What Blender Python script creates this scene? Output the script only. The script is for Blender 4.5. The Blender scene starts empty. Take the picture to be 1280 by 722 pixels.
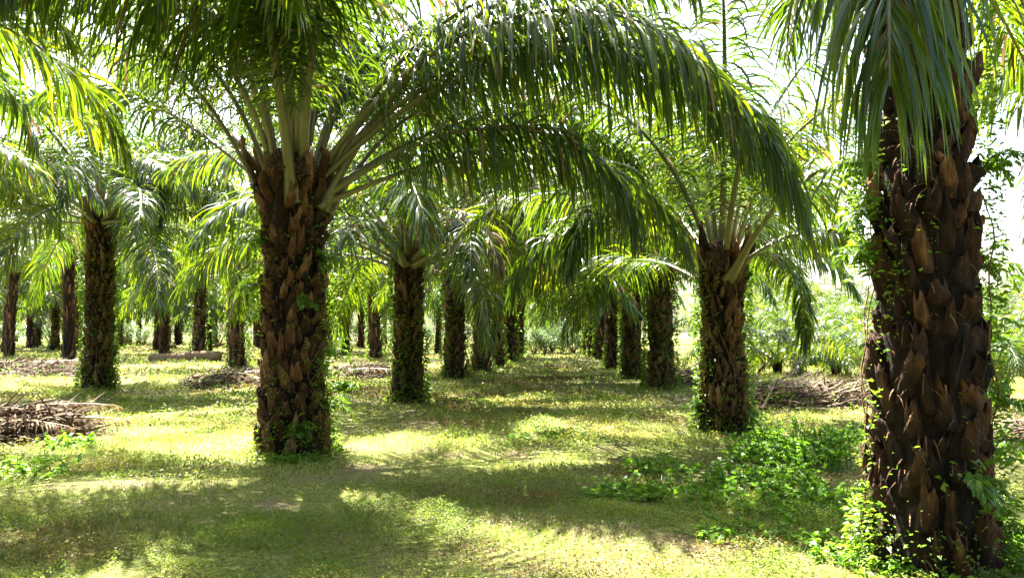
import bpy, math, numpy as np
from mathutils import Vector
PI = math.pi
R = math.radians
scene = bpy.context.scene
COL = scene.collection

# ------------------------------------------------------------------ basics
def vnoise(x, y, seed=0):
    x = np.asarray(x, float); y = np.asarray(y, float)
    xi = np.floor(x).astype(np.int64); yi = np.floor(y).astype(np.int64)
    xf = x - xi; yf = y - yi
    def h(a, b):
        n = (a * 374761393 + b * 668265263 + seed * 1442695041) & 0x7fffffff
        n = ((n ^ (n >> 13)) * 1274126177) & 0x7fffffff
        n = n ^ (n >> 16)
        return (n & 0xffff) / 65535.0
    u = xf * xf * (3 - 2 * xf); v = yf * yf * (3 - 2 * yf)
    return (h(xi, yi) * (1 - u) + h(xi + 1, yi) * u) * (1 - v) + (h(xi, yi + 1) * (1 - u) + h(xi + 1, yi + 1) * u) * v

def fbm(x, y, seed=0, o=4):
    s = 0; a = 0.5; t = 0
    for k in range(o):
        s = s + a * vnoise(np.asarray(x) * 2 ** k, np.asarray(y) * 2 ** k, seed + k); t += a; a *= .5
    return s / t

def gz(x, y):
    x = np.asarray(x, float); y = np.asarray(y, float)
    z = (fbm(x * .12, y * .12, 5, 3) - .5) * .35 + (fbm(x * .7, y * .7, 9, 3) - .5) * .10
    z = z * np.clip((y + 4) / 8, 0.3, 1)
    return z

H = 1.7; F = 1050.0; PITCH = math.atan((412 - 361) / F)
def ground_at(px, py, z0=0.0):
    u = (px - 640) / F; v = (361 - py) / F
    c, s = math.cos(PITCH), math.sin(PITCH)
    dy = c - s * v; dz = s + c * v
    t = (H - z0) / (-dz)
    return u * t, dy * t
def at_depth(px, py, d):
    u = (px - 640) / F; v = (361 - py) / F
    c, s = math.cos(PITCH), math.sin(PITCH)
    dy = c - s * v; dz = s + c * v
    t = d / dy
    return u * t, d, H + dz * t

class Geo:
    """collects quads with a material index and a tint value"""
    def __init__(s): s.V = []; s.F = []; s.M = []; s.T = []; s.n = 0
    def add(s, v, f, m=0, t=0.5):
        v = np.asarray(v, float).reshape(-1, 3); f = np.asarray(f, np.int64).reshape(-1, 4)
        s.V.append(v); s.F.append(f + s.n); s.n += len(v)
        s.M.append(np.full(len(f), m, np.int32))
        s.T.append(np.broadcast_to(np.asarray(t, float), (len(v),)).copy())
        return s
    def addgeo(s, g, rotz=0, loc=(0, 0, 0), sc=1, m=None):
        v, f, mm, t = g.arrays()
        c, q = math.cos(rotz), math.sin(rotz)
        w = np.stack([v[:, 0] * c - v[:, 1] * q, v[:, 0] * q + v[:, 1] * c, v[:, 2]], 1) * sc + np.asarray(loc)
        s.V.append(w); s.F.append(f + s.n); s.n += len(w); s.M.append(mm); s.T.append(t)
    def arrays(s):
        return np.concatenate(s.V), np.concatenate(s.F), np.concatenate(s.M), np.concatenate(s.T)
    def mesh(s, name, mats, smooth=False):
        v, f, m, t = s.arrays()
        me = bpy.data.meshes.new(name)
        me.vertices.add(len(v)); me.vertices.foreach_set('co', v.ravel().astype(np.float32))
        me.loops.add(len(f) * 4); me.loops.foreach_set('vertex_index', f.ravel().astype(np.int32))
        me.polygons.add(len(f))
        me.polygons.foreach_set('loop_start', np.arange(0, len(f) * 4, 4, dtype=np.int32))
        for mt in mats: me.materials.append(mt)
        me.polygons.foreach_set('material_index', m)
        if smooth: me.polygons.foreach_set('use_smooth', np.ones(len(f), bool))
        a = me.attributes.new('tint', 'FLOAT', 'POINT'); a.data.foreach_set('value', t.astype(np.float32))
        me.update(calc_edges=True)
        return me

def link(name, data, parent=None, loc=(0, 0, 0), rotz=0, sc=1):
    o = bpy.data.objects.new(name, data); COL.objects.link(o)
    o.parent = parent; o.location = loc; o.rotation_euler = (0, 0, rotz)
    o.scale = (sc, sc, sc)
    return o
def tag(o, label, cat, group=None, kind=None):
    if label: o['label'] = label
    if cat: o['category'] = cat
    if group: o['group'] = group
    if kind: o['kind'] = kind
    return o
def thing(name, label, cat, loc=(0, 0, 0), group=None, rotz=0):
    o = link(name, None, None, loc, rotz); o.empty_display_size = .3
    return tag(o, label, cat, group)

def unit(v): return v / np.maximum(np.linalg.norm(v, axis=-1, keepdims=True), 1e-9)

# ------------------------------------------------------------------ materials
def mat(name, ramp, rough=.5, spec=.4, trans=0, tcol=None, nscale=4.0, nmix=.5, bump=0, bscale=30, objrand=.0, zs=1.0):
    m = bpy.data.materials.new(name); m.use_nodes = True
    nt = m.node_tree; N = nt.nodes; L = nt.links; N.clear()
    out = N.new('ShaderNodeOutputMaterial')
    b = N.new('ShaderNodeBsdfPrincipled')
    at = N.new('ShaderNodeAttribute'); at.attribute_name = 'tint'
    geo = N.new('ShaderNodeNewGeometry')
    no = N.new('ShaderNodeTexNoise'); no.inputs['Scale'].default_value = nscale; no.inputs['Detail'].default_value = 5
    tc = N.new('ShaderNodeTexCoord'); mp = N.new('ShaderNodeMapping'); mp.inputs['Scale'].default_value = (1, 1, zs); L.new(tc.outputs['Object'], mp.inputs['Vector'])
    L.new(mp.outputs['Vector'], no.inputs['Vector'])
    mx = N.new('ShaderNodeMix'); mx.data_type = 'FLOAT'; mx.inputs[0].default_value = nmix
    L.new(at.outputs['Fac'], mx.inputs[2]); L.new(no.outputs['Fac'], mx.inputs[3])
    src = mx.outputs[0]
    if objrand:
        oi = N.new('ShaderNodeObjectInfo')
        ma = N.new('ShaderNodeMath'); ma.operation = 'MULTIPLY_ADD'
        L.new(oi.outputs['Random'], ma.inputs[0]); ma.inputs[1].default_value = objrand; ma.inputs[2].default_value = -objrand / 2
        ad = N.new('ShaderNodeMath'); ad.operation = 'ADD'; ad.use_clamp = True
        L.new(src, ad.inputs[0]); L.new(ma.outputs[0], ad.inputs[1]); src = ad.outputs[0]
    cr = N.new('ShaderNodeValToRGB')
    el = cr.color_ramp.elements
    while len(el) < len(ramp): el.new(.5)
    for e, (p, c) in zip(el, ramp): e.position = p; e.color = (*c, 1)
    L.new(src, cr.inputs['Fac'])
    L.new(cr.outputs['Color'], b.inputs['Base Color'])
    b.inputs['Roughness'].default_value = rough
    b.inputs['Specular IOR Level'].default_value = spec
    if bump:
        n2 = N.new('ShaderNodeTexNoise'); n2.inputs['Scale'].default_value = bscale; n2.inputs['Detail'].default_value = 6
        L.new(mp.outputs['Vector'], n2.inputs['Vector'])
        bp = N.new('ShaderNodeBump'); bp.inputs['Strength'].default_value = bump; bp.inputs['Distance'].default_value = .03
        L.new(n2.outputs['Fac'], bp.inputs['Height']); L.new(bp.outputs['Normal'], b.inputs['Normal'])
    if trans:
        t = N.new('ShaderNodeBsdfTranslucent')
        hs = N.new('ShaderNodeMix'); hs.data_type = 'RGBA'; hs.blend_type = 'MULTIPLY'; hs.inputs[0].default_value = 1
        L.new(cr.outputs['Color'], hs.inputs[6]); hs.inputs[7].default_value = (*tcol, 1)
        L.new(hs.outputs[2], t.inputs['Color'])
        ms = N.new('ShaderNodeMixShader'); ms.inputs[0].default_value = trans
        L.new(b.outputs[0], ms.inputs[1]); L.new(t.outputs[0], ms.inputs[2]); L.new(ms.outputs[0], out.inputs['Surface'])
    else:
        L.new(b.outputs[0], out.inputs['Surface'])
    return m

M = {}
M['leaf'] = mat('palm_leaflet', [(0, (.010, .022, .006)), (.45, (.022, .050, .010)), (.75, (.060, .095, .013)), (1, (.16, .16, .025))],
                rough=.27, spec=.5, trans=.37, tcol=(6.2, 5.0, .65), nscale=.8, nmix=.3, objrand=.35)
M['dryleaf'] = mat('dry_leaflet', [(0, (.08, .05, .03)), (.5, (.17, .115, .065)), (1, (.30, .23, .14))], rough=.65, spec=.2, trans=.25, tcol=(1.3, 1.1, .8), nscale=2)
M['stalk'] = mat('palm_petiole', [(0, (.05, .042, .018)), (.5, (.14, .13, .055)), (1, (.30, .27, .15))], rough=.34, spec=.5, nscale=3, nmix=.5, bump=.2)
M['bark'] = mat('palm_trunk', [(.3, (.006, .004, .003)), (.5, (.02, .012, .008)), (.65, (.055, .032, .018)), (1, (.12, .07, .04))], rough=.85, spec=.15, nscale=16, nmix=.6, bump=1, bscale=60, zs=.3)
M['stub'] = mat('leaf_base_stub', [(.22, (.010, .006, .004)), (.42, (.055, .026, .013)), (.58, (.17, .078, .034)), (.85, (.38, .24, .13))], rough=.8, spec=.2, nscale=22, nmix=.55, bump=1, bscale=80, zs=.22)
M['vine'] = mat('climber_leaf', [(0, (.030, .07, .010)), (.5, (.085, .165, .018)), (1, (.19, .27, .035))], rough=.42, spec=.45, trans=.45, tcol=(2.4, 2.3, .8), nscale=2, nmix=.3)
M['herb'] = mat('herb_leaf', [(0, (.04, .09, .012)), (.5, (.09, .20, .02)), (1, (.17, .29, .03))], rough=.5, spec=.35, trans=.45, tcol=(1.9, 1.8, .7), nscale=2, nmix=.3)
M['bush'] = mat('shrub_leaf', [(0, (.03, .07, .015)), (.5, (.07, .13, .03)), (1, (.15, .19, .06))], rough=.45, spec=.4, trans=.4, tcol=(1.8, 1.8, 1.1), nscale=.5, nmix=.4, objrand=.3)
M['creeper'] = mat('creeper_leaf', [(0, (.12, .075, .035)), (.2, (.13, .125, .035)), (.45, (.105, .175, .028)), (.75, (.20, .26, .045)), (1, (.40, .37, .15))], rough=.6, spec=.25, trans=.35, tcol=(1.7, 1.6, .7), nscale=30, nmix=.05)
M['litter'] = mat('dead_leaf_litter', [(0, (.05, .032, .02)), (.55, (.13, .085, .05)), (1, (.27, .20, .13))], rough=.8, spec=.2, nscale=20, nmix=.2)
M['deadfrond'] = mat('dead_frond_heap', [(0, (.03, .02, .014)), (.5, (.11, .075, .05)), (1, (.27, .21, .15))], rough=.85, spec=.15, nscale=12, nmix=.3)
M['fruit'] = mat('fruit', [(0, (.015, .008, .006)), (.6, (.05, .02, .012)), (1, (.16, .05, .02))], rough=.5, nscale=14, nmix=.4)
M['log'] = mat('fallen_wood', [(0, (.06, .035, .02)), (.5, (.18, .11, .06)), (1, (.32, .23, .14))], rough=.85, spec=.15, nscale=6, nmix=.6, bump=1, bscale=25)

def ground_mat():
    m = bpy.data.materials.new('plantation_ground'); m.use_nodes = True
    nt = m.node_tree; N = nt.nodes; L = nt.links; b = N['Principled BSDF']
    tc = N.new('ShaderNodeTexCoord')
    def noise(s, d=6):
        n = N.new('ShaderNodeTexNoise'); n.inputs['Scale'].default_value = s; n.inputs['Detail'].default_value = d
        n.inputs['Roughness'].default_value = .65
        L.new(tc.outputs['Object'], n.inputs['Vector']); return n
    def ramp(f, st):
        c = N.new('ShaderNodeValToRGB'); el = c.color_ramp.elements
        while len(el) < len(st): el.new(.5)
        for e, (p, q) in zip(el, st): e.position = p; e.color = (*q, 1)
        L.new(f, c.inputs['Fac']); return c
    fine = ramp(noise(22, 8).outputs['Fac'], [(.3, (.05, .055, .018)), (.5, (.12, .14, .032)), (.62, (.21, .22, .055)), (.75, (.34, .31, .13))])
    soil = ramp(noise(30, 8).outputs['Fac'], [(.3, (.06, .04, .025)), (.5, (.17, .125, .075)), (.7, (.36, .30, .20))])
    k = ramp(noise(.8, 7).outputs['Fac'], [(.47, (0, 0, 0)), (.62, (.8, .8, .8))])
    mx = N.new('ShaderNodeMix'); mx.data_type = 'RGBA'
    L.new(k.outputs['Color'], mx.inputs[0]); L.new(fine.outputs['Color'], mx.inputs[6]); L.new(soil.outputs['Color'], mx.inputs[7])
    L.new(mx.outputs[2], b.inputs['Base Color']); b.inputs['Roughness'].default_value = .9; b.inputs['Specular IOR Level'].default_value = .1
    bp = N.new('ShaderNodeBump'); bp.inputs['Strength'].default_value = .9; bp.inputs['Distance'].default_value = .05
    L.new(noise(25, 8).outputs['Fac'], bp.inputs['Height']); L.new(bp.outputs['Normal'], b.inputs['Normal'])
    return m

# ------------------------------------------------------------------ shapes
def tube(g, P, rad, k=6, m=0, t=.5, flat=1.0):
    P = np.asarray(P, float); n = len(P); rad = np.broadcast_to(rad, (n,))
    T = unit(np.gradient(P, axis=0))
    ref = np.array([0, 0, 1.0]) if abs(T[0, 2]) < .9 else np.array([1.0, 0, 0])
    S = unit(np.cross(T, ref)); U = np.cross(S, T)
    a = np.arange(k) / k * 2 * PI
    V = P[:, None] + rad[:, None, None] * (np.cos(a)[None, :, None] * S[:, None] + flat * np.sin(a)[None, :, None] * U[:, None])
    i = np.arange(n - 1)[:, None] * k; j = np.arange(k)[None]; j2 = (j + 1) % k
    Fc = np.stack([i + j, i + j2, i + k + j2, i + k + j], -1).reshape(-1, 4)
    g.add(V.reshape(-1, 3), Fc, m, t)

def strips(g, P, W, prof, m=0, t=None, fold=0.0):
    """P (N,S,3) centre lines, W (N,S,3) half width vectors, prof (S,) ; fold adds a sunken midrib"""
    N_, S_, _ = P.shape
    Wp = W * prof[None, :, None]
    if fold:
        D = unit(np.gradient(P, axis=1)); Nn = unit(np.cross(D, W))
        mid = P + Nn * (np.linalg.norm(Wp, axis=2, keepdims=True) * fold)
        V = np.stack([P - Wp, mid, P + Wp], 2); c = 3
    else:
        V = np.stack([P - Wp, P + Wp], 2); c = 2
    base = (np.arange(N_) * S_ * c)[:, None, None]; i = (np.arange(S_ - 1) * c)[None, :, None]; j = np.arange(c - 1)[None, None]
    a = base + i + j
    Fc = np.stack([a, a + 1, a + 1 + c, a + c], -1).reshape(-1, 4)
    tt = np.repeat(np.broadcast_to(t if t is not None else .5, (N_,)), S_ * c)
    g.add(V.reshape(-1, 3), Fc, m, tt)

def frond(L=6.0, e0=60, droop=90, leafL=.95, npairs=90, nseg=5, fold=.3, seed=0, pet=.2, bend=0, dry=0, w=.024, grav=.42, k=5, pr=1.0, powr=1.5):
    rng = np.random.default_rng(seed)
    g = Geo(); n = 26
    s = np.linspace(0, 1, n); ang = np.radians(e0 - droop * s ** powr)
    yaw = np.radians(bend) * s ** 2
    ds = L / (n - 1)
    T = np.stack([np.cos(ang) * np.cos(yaw), np.cos(ang) * np.sin(yaw), np.sin(ang)], 1)
    P = np.concatenate([[[0, 0, 0]], np.cumsum((T[1:] + T[:-1]) / 2 * ds, 0)])
    rad = (.062 * (1 - s) ** .75 + .006 + .085 * np.exp(-s / .035)) * pr
    tube(g, P, rad, k, 0, .35 + .3 * rng.random(), flat=.62)
    # leaflets
    for side in (-1, 1):
        t = np.linspace(pet, .995, npairs) + rng.normal(0, .2 / npairs, npairs)
        t = np.clip(t, 0, .998)
        q = (t - pet) / (1 - pet)
        R0 = np.stack([np.interp(t, s, P[:, i]) for i in range(3)], 1)
        Tt = unit(np.stack([np.interp(t, s, T[:, i]) for i in range(3)], 1))
        hx = unit(np.stack([-np.sin(np.interp(t, s, yaw)), np.cos(np.interp(t, s, yaw)), 0 * t], 1)) * side
        U = unit(np.cross(Tt, hx) * side)
        ll = leafL * np.interp(q, [0, .12, .4, .7, .9, 1], [.35, .75, 1, .92, .62, .35]) * rng.uniform(.85, 1.1, npairs)
        A = np.radians(np.interp(q, [0, .5, 1], [72, 60, 22]) + rng.normal(0, 6, npairs))
        B = np.radians(rng.choice([38, 12, -18], npairs) + rng.normal(0, 9, npairs))
        d = np.cos(A)[:, None] * Tt + np.sin(A)[:, None] * (np.cos(B)[:, None] * hx + np.sin(B)[:, None] * U)
        d = unit(d)
        stiff = rng.uniform(.5, 1.6, npairs)[:, None] * grav * 5 / nseg
        pts = [R0 + d * .01]; dirs = [d]
        for j in range(nseg):
            amt = stiff * (.45 + 1.0 * j / nseg)
            d = unit(d + np.array([0, 0, -1.0]) * amt + rng.normal(0, .03, (npairs, 3)))
            pts.append(pts[-1] + d * (ll / nseg)[:, None]); dirs.append(d)
        Pp = np.stack(pts, 1); D = np.stack(dirs, 1)
        rot = rng.normal(0, .6, npairs)[:, None, None]
        Wv = unit(Tt[:, None] - np.sum(Tt[:, None] * D, -1, keepdims=True) * D)
        Bn = np.cross(D, Wv)
        Wv = (Wv * np.cos(rot) + Bn * np.sin(rot)) * (w * rng.uniform(.75, 1.2, npairs) * np.interp(q, [0, .2, .8, 1], [.5, 1, 1, .6]))[:, None, None]
        x = np.linspace(0, 1, nseg + 1)
        prof = np.interp(x, [0, .12, .5, .8, 1], [.35, .9, 1, .7, .06])
        tint = np.clip(rng.normal(.40, .17, npairs) + dry, 0, 1)
        gone = rng.random(npairs) < .04; Wv[gone] *= .05
        dead = rng.random(npairs) < (.05 if dry < .2 else .5)
        if dead.any(): strips(g, Pp[dead], Wv[dead], prof, 2, tint[dead], fold)
        if (~dead).any(): strips(g, Pp[~dead], Wv[~dead], prof, 1, tint[~dead], fold)
    return g
FM = [M['stalk'], M['leaf'], M['dryleaf']]

def tprof(z, h, flare):
    return (1 + flare * np.exp(-np.maximum(z, 0) / .3)) * np.interp(z, [0, h * .3, h - 1.0, h - .25, h, h + .15], [1, .93, .90, 1.22, 1.28, .5])
def trunk_geo(h, r, seed, nst=None, detail=1, flare=.24, erode_shade=.5, step=.0155):
    r = r * .87
    rng = np.random.default_rng(seed); g = Geo()
    K = {2: 48, 1: 26, 0: 10}[detail]; n = max(6, int(h / {2: .05, 1: .09, 0: .4}[detail]))
    z = np.linspace(-.25, h + .15, n); a = np.arange(K) / K * 2 * PI
    A, Z = np.meshgrid(a, z)
    tap = (lambda q: np.interp(q, [0, 1.5, h - 1.2], [1.0, .96, .80])) if erode_shade > .7 else (lambda q: 1.0)
    rr = r * .84 * tap(Z) * tprof(Z, h, flare) * (1 + .10 * (fbm(np.cos(A) * 2 + 5 + np.sin(A) * 1.3, Z * 2.5 + np.sin(A) * 2, seed) - .5) * 2)
    V = np.stack([rr * np.cos(A), rr * np.sin(A), Z], -1).reshape(-1, 3)
    i = np.arange(n - 1)[:, None] * K; j = np.arange(K)[None]; j2 = (j + 1) % K
    g.add(V, np.stack([i + j, i + j2, i + K + j2, i + K + j], -1).reshape(-1, 4), 0, np.clip(rng.normal(.35, .15, len(V)), 0, 1))
    if detail == 2:
        ridge = (fbm(np.cos(A) * 3.2 + 9, np.sin(A) * 3.2 + Z * .9, seed + 2, 4) - .5) * .16
        V = g.V[0]; rad_ = np.hypot(V[:, 0], V[:, 1])[:, None]; V[:, :2] *= 1 + ridge.ravel()[:, None] * .9
    # persistent leaf bases in a spiral
    nst = int(h / (step if detail else step * 2.2)); k = np.arange(nst)
    th = k * R(137.508) + rng.normal(0, .06, nst); zz = -.05 + (h + .05) * k / nst + rng.normal(0, .015, nst)
    keep = rng.random(nst) > (.05 + .10 * (erode_shade > .7)); th = th[keep]; zz = zz[keep]; nst = len(th)
    age = 1 - zz / h
    wid = r * rng.uniform(.20, .42, nst) * (1 if detail else 1.4); hh = rng.uniform(.14, .40, nst) * (1 + .7 * np.clip((zz - h + .7) / .7, 0, 1))  * (1 if detail else 1.3); out = r * rng.uniform(.12, .34, nst) * (1 - erode_shade * .45 * age)
    rb = r * .82 * tap(zz) * tprof(zz, h, flare)
    er = np.stack([np.cos(th), np.sin(th), 0 * th], 1); et = np.stack([-np.sin(th), np.cos(th), 0 * th], 1)
    tilt = rng.normal(0, .2, nst)
    out = out * (1 + .9 * np.clip((zz - h + .7) / .7, 0, 1))
    if detail == 2:
        us = np.array([-1, -.62, -.22, .22, .62, 1.0]); fs_ = np.array([0, .18, .38, .58, .76, .9, 1.0]); lev = []
        tipj = rng.normal(0, .045, (nst, 6)); lean = rng.normal(0, .25, nst)
        for q, fr in enumerate(fs_):
            wf = np.interp(fr, [0, .3, .7, 1], [1.1, 1.05, .74, .55]); of = np.interp(fr, [0, .35, .75, 1], [-.1, .6, 1.0, .96])
            row = []
            for c, u in enumerate(us):
                uu = u * wf * wid * .5 * (1 + rng.normal(0, .07, nst))
                bul = (1 - u * u) * r * .13 * (1 - .45 * fr)
                rad_ = rb + out * of + bul - r * .10 * abs(u) ** 3 + rng.normal(0, .008, nst)
                zc = zz + hh * fr + tipj[:, c] * fr ** 3 + lean * uu * fr
                row.append(er * rad_[:, None] + et * (uu + tilt * hh * fr)[:, None] + np.array([0, 0, 1]) * zc[:, None])
            lev.append(np.stack(row, 1))
        # inner rim of the broken tip, sunk and pulled back
        lev.append(lev[-1] - er[:, None] * r * .10 - np.array([0, 0, 1]) * .05)
        V = np.stack(lev, 1); nl = len(lev); b = (np.arange(nst) * nl * 6)[:, None, None]
        idx = [(l * 6 + c, l * 6 + c + 1, l * 6 + c + 7, l * 6 + c + 6) for l in range(nl - 1) for c in range(5)]
        Fc = (b + np.array(idx)[None]).reshape(-1, 4)
        tt = np.clip(rng.normal(.44 - .34 * (erode_shade > .7), .25, nst), 0, .62 if erode_shade > .7 else 1)  # closest trunk's stubs tinted darker: its shade is put into the colour
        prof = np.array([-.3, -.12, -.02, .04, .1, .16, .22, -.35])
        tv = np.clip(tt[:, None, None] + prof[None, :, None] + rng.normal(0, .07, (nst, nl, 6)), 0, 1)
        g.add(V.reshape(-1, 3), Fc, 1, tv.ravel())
    lev = []
    # (height fraction, width, outer offset, thickness)
    for fr, wf, of, tk in ((0, 1.15, .05, .4), (.4, 1.0, .55, .6), (.8, .70, .95, .5), (1.0, .58, 1.0, .25)):
        c = er * (rb + out * of)[:, None] + np.array([0, 0, 1]) * (zz + hh * fr)[:, None] + et * (tilt * hh * fr)[:, None]
        w_ = et * (wid * wf * .5 * rng.uniform(.85, 1.15, nst))[:, None]
        tkv = er * (r * .17 * tk)
        zj = np.array([0, 0, 1]) * (rng.normal(0, .045, nst))[:, None] * (fr > .7)
        lev.append(np.stack([c - w_ - tkv, c - w_ * .55 + tkv * .5 + zj, c + w_ * .55 + tkv * .5 - zj, c + w_ - tkv], 1))
    V = np.stack(lev, 1)                                            # (N,4,4,3)
    b = (np.arange(nst) * 16)[:, None]
    fs = []
    for l in range(3):
        for c in range(3):
            p = l * 4 + c; fs.append(b + np.array([[p, p + 1, p + 5, p + 4]]))
    side = np.concatenate(fs, 0); cap = b + np.array([[12, 13, 14, 15]])
    tt = np.clip(rng.normal(.40, .22, nst), 0, 1)
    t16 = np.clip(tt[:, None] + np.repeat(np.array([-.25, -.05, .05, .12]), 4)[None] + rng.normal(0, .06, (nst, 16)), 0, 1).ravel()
    V = V + rng.normal(0, .006, V.shape)
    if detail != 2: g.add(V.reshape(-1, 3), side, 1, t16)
    if detail != 2: g.F.append(cap + g.n - nst * 16); g.M.append(np.full(nst, 1, np.int32)); g.V.append(np.zeros((0, 3))); g.T.append(np.zeros(0))
    if detail:  # loose fibres
        nf = int(h * 130); th = rng.uniform(0, 2 * PI, nf); z0 = rng.uniform(.1, h, nf)
        er = np.stack([np.cos(th), np.sin(th), 0 * th], 1); et = np.stack([-np.sin(th), np.cos(th), 0 * th], 1)
        p0 = er * r * 1.0 + np.array([0, 0, 1]) * z0[:, None]
        pts = [p0]; d = er * .5 + et * rng.normal(0, .5, nf)[:, None] + np.array([0, 0, 1]) * rng.uniform(-.3, .8, nf)[:, None]
        ln = rng.uniform(.04, .13, nf)[:, None]
        for q in range(3):
            d = unit(d + np.array([0, 0, -.5])); pts.append(pts[-1] + d * ln / 2)
        Pp = np.stack(pts, 1)
        strips(g, Pp, np.repeat((et * .005)[:, None], 4, 1), np.array([1, .9, .7, .2]), 1, rng.uniform(.2, .9, nf))
    return g
TM = [M['bark'], M['stub']]

def leaf_scatter(g, P, size, rng, up=.5, m=0, tint=.5, aspect=.45, dirs=None, fold=.25):
    """one small folded leaf at every point of P"""
    n = len(P); size = np.broadcast_to(size, (n,))
    d = rng.normal(0, 1, (n, 3)); d[:, 2] = np.abs(d[:, 2]) * up
    if dirs is not None: d = d * .55 + dirs
    d = unit(d)
    W = unit(np.cross(d, rng.normal(0, .35, (n, 3)) + np.array([0, 0, 1]))) * (size * aspect)[:, None]
    nrm = unit(np.cross(W, d))
    p1 = P + d * (size * .45)[:, None] + nrm * (size * .06)[:, None]; p2 = P + d * size[:, None] - nrm * (size * .12)[:, None]
    V = np.stack([P, p1 - W * .5 , p2, p1 + W * .5], 1)
    V[:, 1] += nrm * (size * aspect * fold)[:, None]; V[:, 3] += nrm * (size * aspect * fold)[:, None]
    Fc = np.arange(n * 4).reshape(n, 4)
    g.add(V.reshape(-1, 3), Fc, m, np.repeat(np.broadcast_to(tint, (n,)), 4))

def vine_geo(h, r, seed, n=900, size=.085, cover=.5, side=None):
    rng = np.random.default_rng(seed); g = Geo(); r = r * .87
    nn = int(n * 2.2); th = rng.uniform(0, 2 * PI, nn); z = h * rng.random(nn) ** 1.15
    f = fbm(np.cos(th) * 1.8 + seed, z * 1.1 + np.sin(th) * 1.8, seed + 3, 3)
    prob = np.clip((f - (1 - cover)) * 5 + .25, 0, 1)
    if side is not None:
        lim = [sd if isinstance(sd, tuple) else (sd, -1, 99) for sd in side]
        prob = prob * .35 + .75 * np.maximum.reduce([np.exp(-((th - sd + PI) % (2 * PI) - PI) ** 2 / .35) * (z > za) * (z < zb) for sd, za, zb in lim])
    prob += .6 * np.exp(-z / .22)
    kp = rng.random(nn) < prob; th = th[kp]; z = z[kp]
    for q in range(3):
        t = np.linspace(0, 1, 24); zz = t * h * rng.uniform(.4, .95); a = rng.uniform(0, 6.28) + .5 * np.sin(t * rng.uniform(4, 9)) + rng.normal(0, .5) * t
        rs = r * (1.08 + .04 * np.sin(t * 30)) * (1 + .2 * np.exp(-zz / .3)); tube(g, np.stack([rs * np.cos(a), rs * np.sin(a), zz], 1), .006, 4, 1, .5)
    rr = r * (1.04 + .24 * rng.random(len(th))) * (1 + .26 * np.exp(-z / .3))
    P = np.stack([rr * np.cos(th), rr * np.sin(th), z], 1)
    er = np.stack([np.cos(th), np.sin(th), 0 * th], 1)
    leaf_scatter(g, P, np.clip(rng.lognormal(-.2, .4, len(th)), .3, 2) * size, rng, 1.0, 0, np.clip(rng.normal(.5, .2, len(th)), 0, 1), .5, er * .9 + np.array([0, 0, -.35]))
    return g

def fern_geo(seed, n=7, L=.55, pin=.09):
    """clump of arching fern leaves rooted at the origin, growing towards +X"""
    rng = np.random.default_rng(seed); g = Geo()
    for i in range(n):
        l = L * rng.uniform(.6, 1.15)
        f = frond(l, rng.uniform(0, 65), rng.uniform(70, 120), pin * rng.uniform(.8, 1.2), 17, 2, 0, seed * 31 + i, pet=.12, w=.013, grav=.25, k=3, pr=.08)
        f.M = [np.where(mm == 2, 1, mm) for mm in f.M]
        g.addgeo(f, rng.uniform(-1.1, 1.1))
    return g
FERN = [M['vine'], M['vine']]

def fruit_geo(seed, r=.2):
    rng = np.random.default_rng(seed); g = Geo()
    for i in range(150):
        d = unit(rng.normal(0, 1, 3)); c = d * r * np.array([.8, .8, 1.1])
        q = .028 * rng.uniform(.8, 1.3)
        e1 = unit(np.cross(d, [.3, .5, .8])); e2 = np.cross(d, e1)
        base = c - d * q; mid = [c + (e1 * a + e2 * b) * q for a, b in ((1, 0), (0, 1), (-1, 0), (0, -1))]
        tip = c + d * q * 2.2
        b4 = [base + (e1 * a + e2 * b) * q * .7 for a, b in ((1, 0), (0, 1), (-1, 0), (0, -1))]
        t4 = [tip + (e1 * a + e2 * b) * q * .15 for a, b in ((1, 0), (0, 1), (-1, 0), (0, -1))]
        V = np.array(b4 + mid + t4)
        fs = [[l * 4 + k, l * 4 + (k + 1) % 4, l * 4 + 4 + (k + 1) % 4, l * 4 + 4 + k] for l in range(2) for k in range(4)] + [[8, 9, 10, 11]]
        g.add(V, fs, 0, rng.random())
    a = np.linspace(0, PI, 9)
    tube(g, np.stack([0 * a, 0 * a, -np.cos(a) * r * 1.0], 1), np.sin(a) * r * .85 + .002, 10, 0, .1)
    return g

# ------------------------------------------------------------------ frond library
LIB = {}
def lib_frond(e0, lod, var):
    """shared frond meshes: e0 class, level of detail, variant"""
    key = (e0, lod, var)
    if key not in LIB:
        np_, ns, fo, w, k = {0: (145, 5, .3, .019, 6), 1: (115, 4, 0, .023, 4), 2: (64, 3, 0, .034, 3)}[lod]
        droop = {85: 62, 72: 92, 58: 100, 44: 98, 30: 92, 14: 86, -5: 66}[e0] + (var * 8 - 8)
        g = frond(6.0, e0, droop, 1.08, np_, ns, fo, 100 + e0 * 7 + lod * 3 + var * 991, w=w, k=k, bend=(var - 1) * 22)
        LIB[key] = g.mesh('frond_%d_%d_%d' % (e0, lod, var), FM)
    return LIB[key]
E_CLASSES = [85, 72, 58, 44, 30, 14, -5]
def frond_plan(n, rng, low=10, hi=86):
    """golden-angle arrangement; young fronds upright, old ones low"""
    out = []
    for i in range(n):
        u = (i + .5) / n
        e = hi - (hi - low) * u ** .85 + rng.normal(0, 4)
        out.append((i * 137.508 + rng.normal(0, 8), e, u))
    return out

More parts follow.
